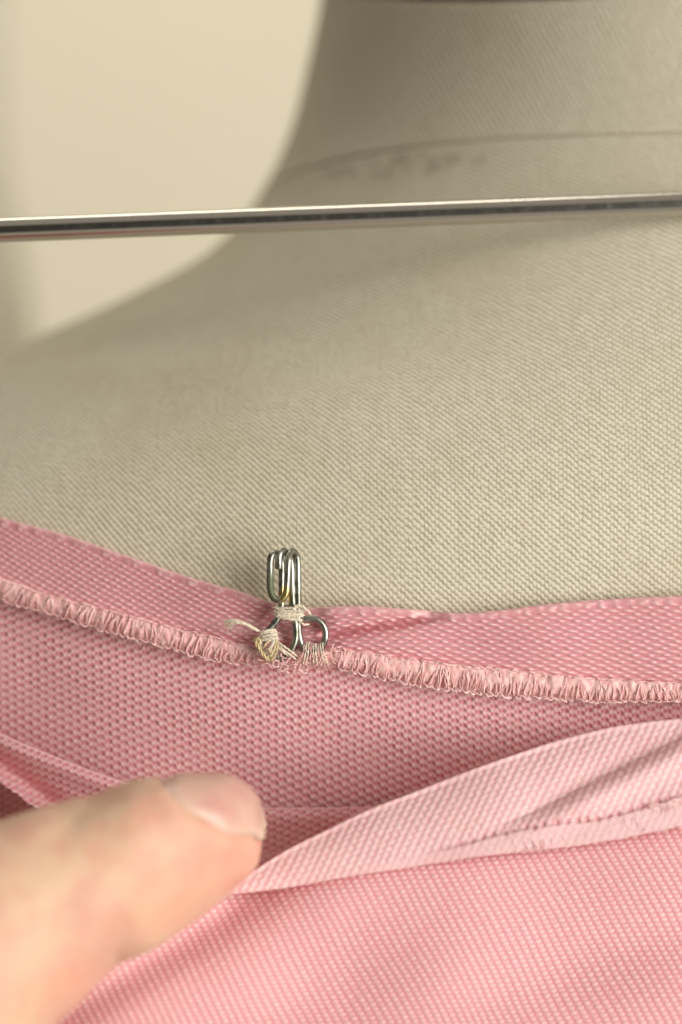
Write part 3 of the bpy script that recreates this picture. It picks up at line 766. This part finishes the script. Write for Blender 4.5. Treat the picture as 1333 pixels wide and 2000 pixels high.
# the rest of the hand leaves the frame at lower left; index finger behind the cloth
limb([(-62, -62, -75), (-74, -50, -92), (-92, -42, -112), (-110, -38, -135)], [13, 17, 20, 20])
limb([(-84, -22, -72), (-66, -8, -56), (-42, -3.8, -49), (-24, -4.2, -45)], [9.5, 8.4, 7.4, 6.2])
limb([(-92, -24, -88), (-70, -6, -76), (-48, -4, -72), (-36, -12, -70)], [9.8, 8.8, 7.6, 6.4])
limb([(-100, -26, -104), (-78, -8, -95), (-58, -7, -92), (-48, -16, -90)], [9.2, 8.2, 7.2, 6.2])
limb([(-108, -30, -120), (-90, -14, -114), (-74, -13, -111), (-65, -20, -108)], [8.2, 7.2, 6.4, 5.6])
for q in ((-84, -24, -72), (-92, -26, -88), (-100, -29, -104), (-108, -32, -120)):
    limb([q, (q[0]-14, q[1]-8, q[2]-10), (-122, -38, -140)], [11, 14, 17])
limb([(-112, -38, -132), (-132, -40, -158), (-165, -44, -200)], [24, 21, 23])
me = bpy.data.meshes.new("hand"); me.from_pydata([tuple(np.array(v)-HO) for v in parts_v], [], parts_f); me.update()
bm = bmesh.new(); bm.from_mesh(me); bmesh.ops.recalc_face_normals(bm, faces=bm.faces); bm.to_mesh(me); bm.free()
tmp = bpy.data.objects.new("tmp_hand", me); COL.objects.link(tmp)
rm = tmp.modifiers.new("r", 'REMESH'); rm.mode = 'VOXEL'; rm.voxel_size = 0.00058; rm.use_smooth_shade = True
smd = tmp.modifiers.new("s", 'SMOOTH'); smd.iterations = 3; smd.factor = .5
dg = bpy.context.evaluated_depsgraph_get()
hm = bpy.data.meshes.new_from_object(tmp.evaluated_get(dg), depsgraph=dg); hm.name = "hand_skin"
bpy.data.objects.remove(tmp)
hm.polygons.foreach_set("use_smooth", np.ones(len(hm.polygons), bool))
co = np.zeros(len(hm.vertices)*3, np.float32); hm.vertices.foreach_get("co", co); co = co.reshape(-1, 3) + HO
fl = np.zeros(len(co))
for (x, y, r) in ((440, 1640, 60), (340, 1780, 45), (150, 1900, 50), (470, 1690, 40)):
    p = P(np.array(float(x)), np.array(float(y)), np.array(-22.)); fl += gauss(((co - p)[:, [0, 2]]**2).sum(1), r*K0*MM)
at = hm.attributes.new("flush", 'FLOAT', 'POINT'); at.data.foreach_set("value", np.clip(fl, 0, 1).astype(np.float32))
skin = put("hand_skin", hm, SKIN, hand)
# nail plate
nS, nW = 60, 40
sv = np.linspace(0.02, 4.42, nS)[:, None]; wv = np.linspace(0, 1, nW)[None, :]
pe = phi0(sv) + (phi1(sv) - phi0(sv))*wv
Sg, Pg = np.broadcast_arrays(sv, pe)
Vn = thumb_surface(Sg, Pg)
du = np.gradient(Vn, axis=1); dv = np.gradient(Vn, axis=0); N = np.cross(dv, du); N /= np.linalg.norm(N, axis=2)[..., None] + 1e-12
N *= np.sign((N*(Vn-Vn.mean(axis=1, keepdims=True))).sum(2).mean())
edge = np.minimum(np.minimum(wv, 1-wv)*10, 1); prox = np.minimum((4.42-sv)*2.2, 1)
lift = (-.15 + .42*edge**.6)*prox - .25*(1-prox)
Vn = Vn + N*(lift*MM)[..., None]
Vn[:, :, 0] += (np.clip(.9-sv, 0, 1)*.15*MM)                # short free edge past the fingertip
uvn = np.stack(np.broadcast_arrays(sv/4.42, wv), -1)
nm = grid_mesh("thumbnail", Vn - HO, uv=uvn)
bm = bmesh.new(); bm.from_mesh(nm); bmesh.ops.recalc_face_normals(bm, faces=bm.faces); bm.to_mesh(nm); bm.free()
no = put("thumbnail", nm, NAIL, hand); md = no.modifiers.new("t", 'SOLIDIFY'); md.thickness = .0004; md.offset = 0

# ------------------------------------------------------------------ curtain at the far left
xs = np.linspace(-.2615, -.0595, 120); zs = np.linspace(-.35, .35, 40)
V = np.zeros((len(zs), len(xs), 3))
for i, z in enumerate(zs):
    wdt = .004*math.exp(-((z-.033)/.016)**2) + .0015*math.sin(z*60)
    q = (xs + .26)/.202
    V[i, :, 0] = xs + wdt*q**4; V[i, :, 2] = z
    V[i, :, 1] = 0.245 + .005*np.sin((xs+.058)*95 + .5*math.sin(z*9)) + .007*np.clip((q-.93)/.07, 0, 1)**2
cu = put("curtain", grid_mesh("curtain", V), CURTM)
md = cu.modifiers.new("t", 'SOLIDIFY'); md.thickness = .002
tag(cu, "blurred warm cream curtain folds hanging in front of the wall", "curtain")
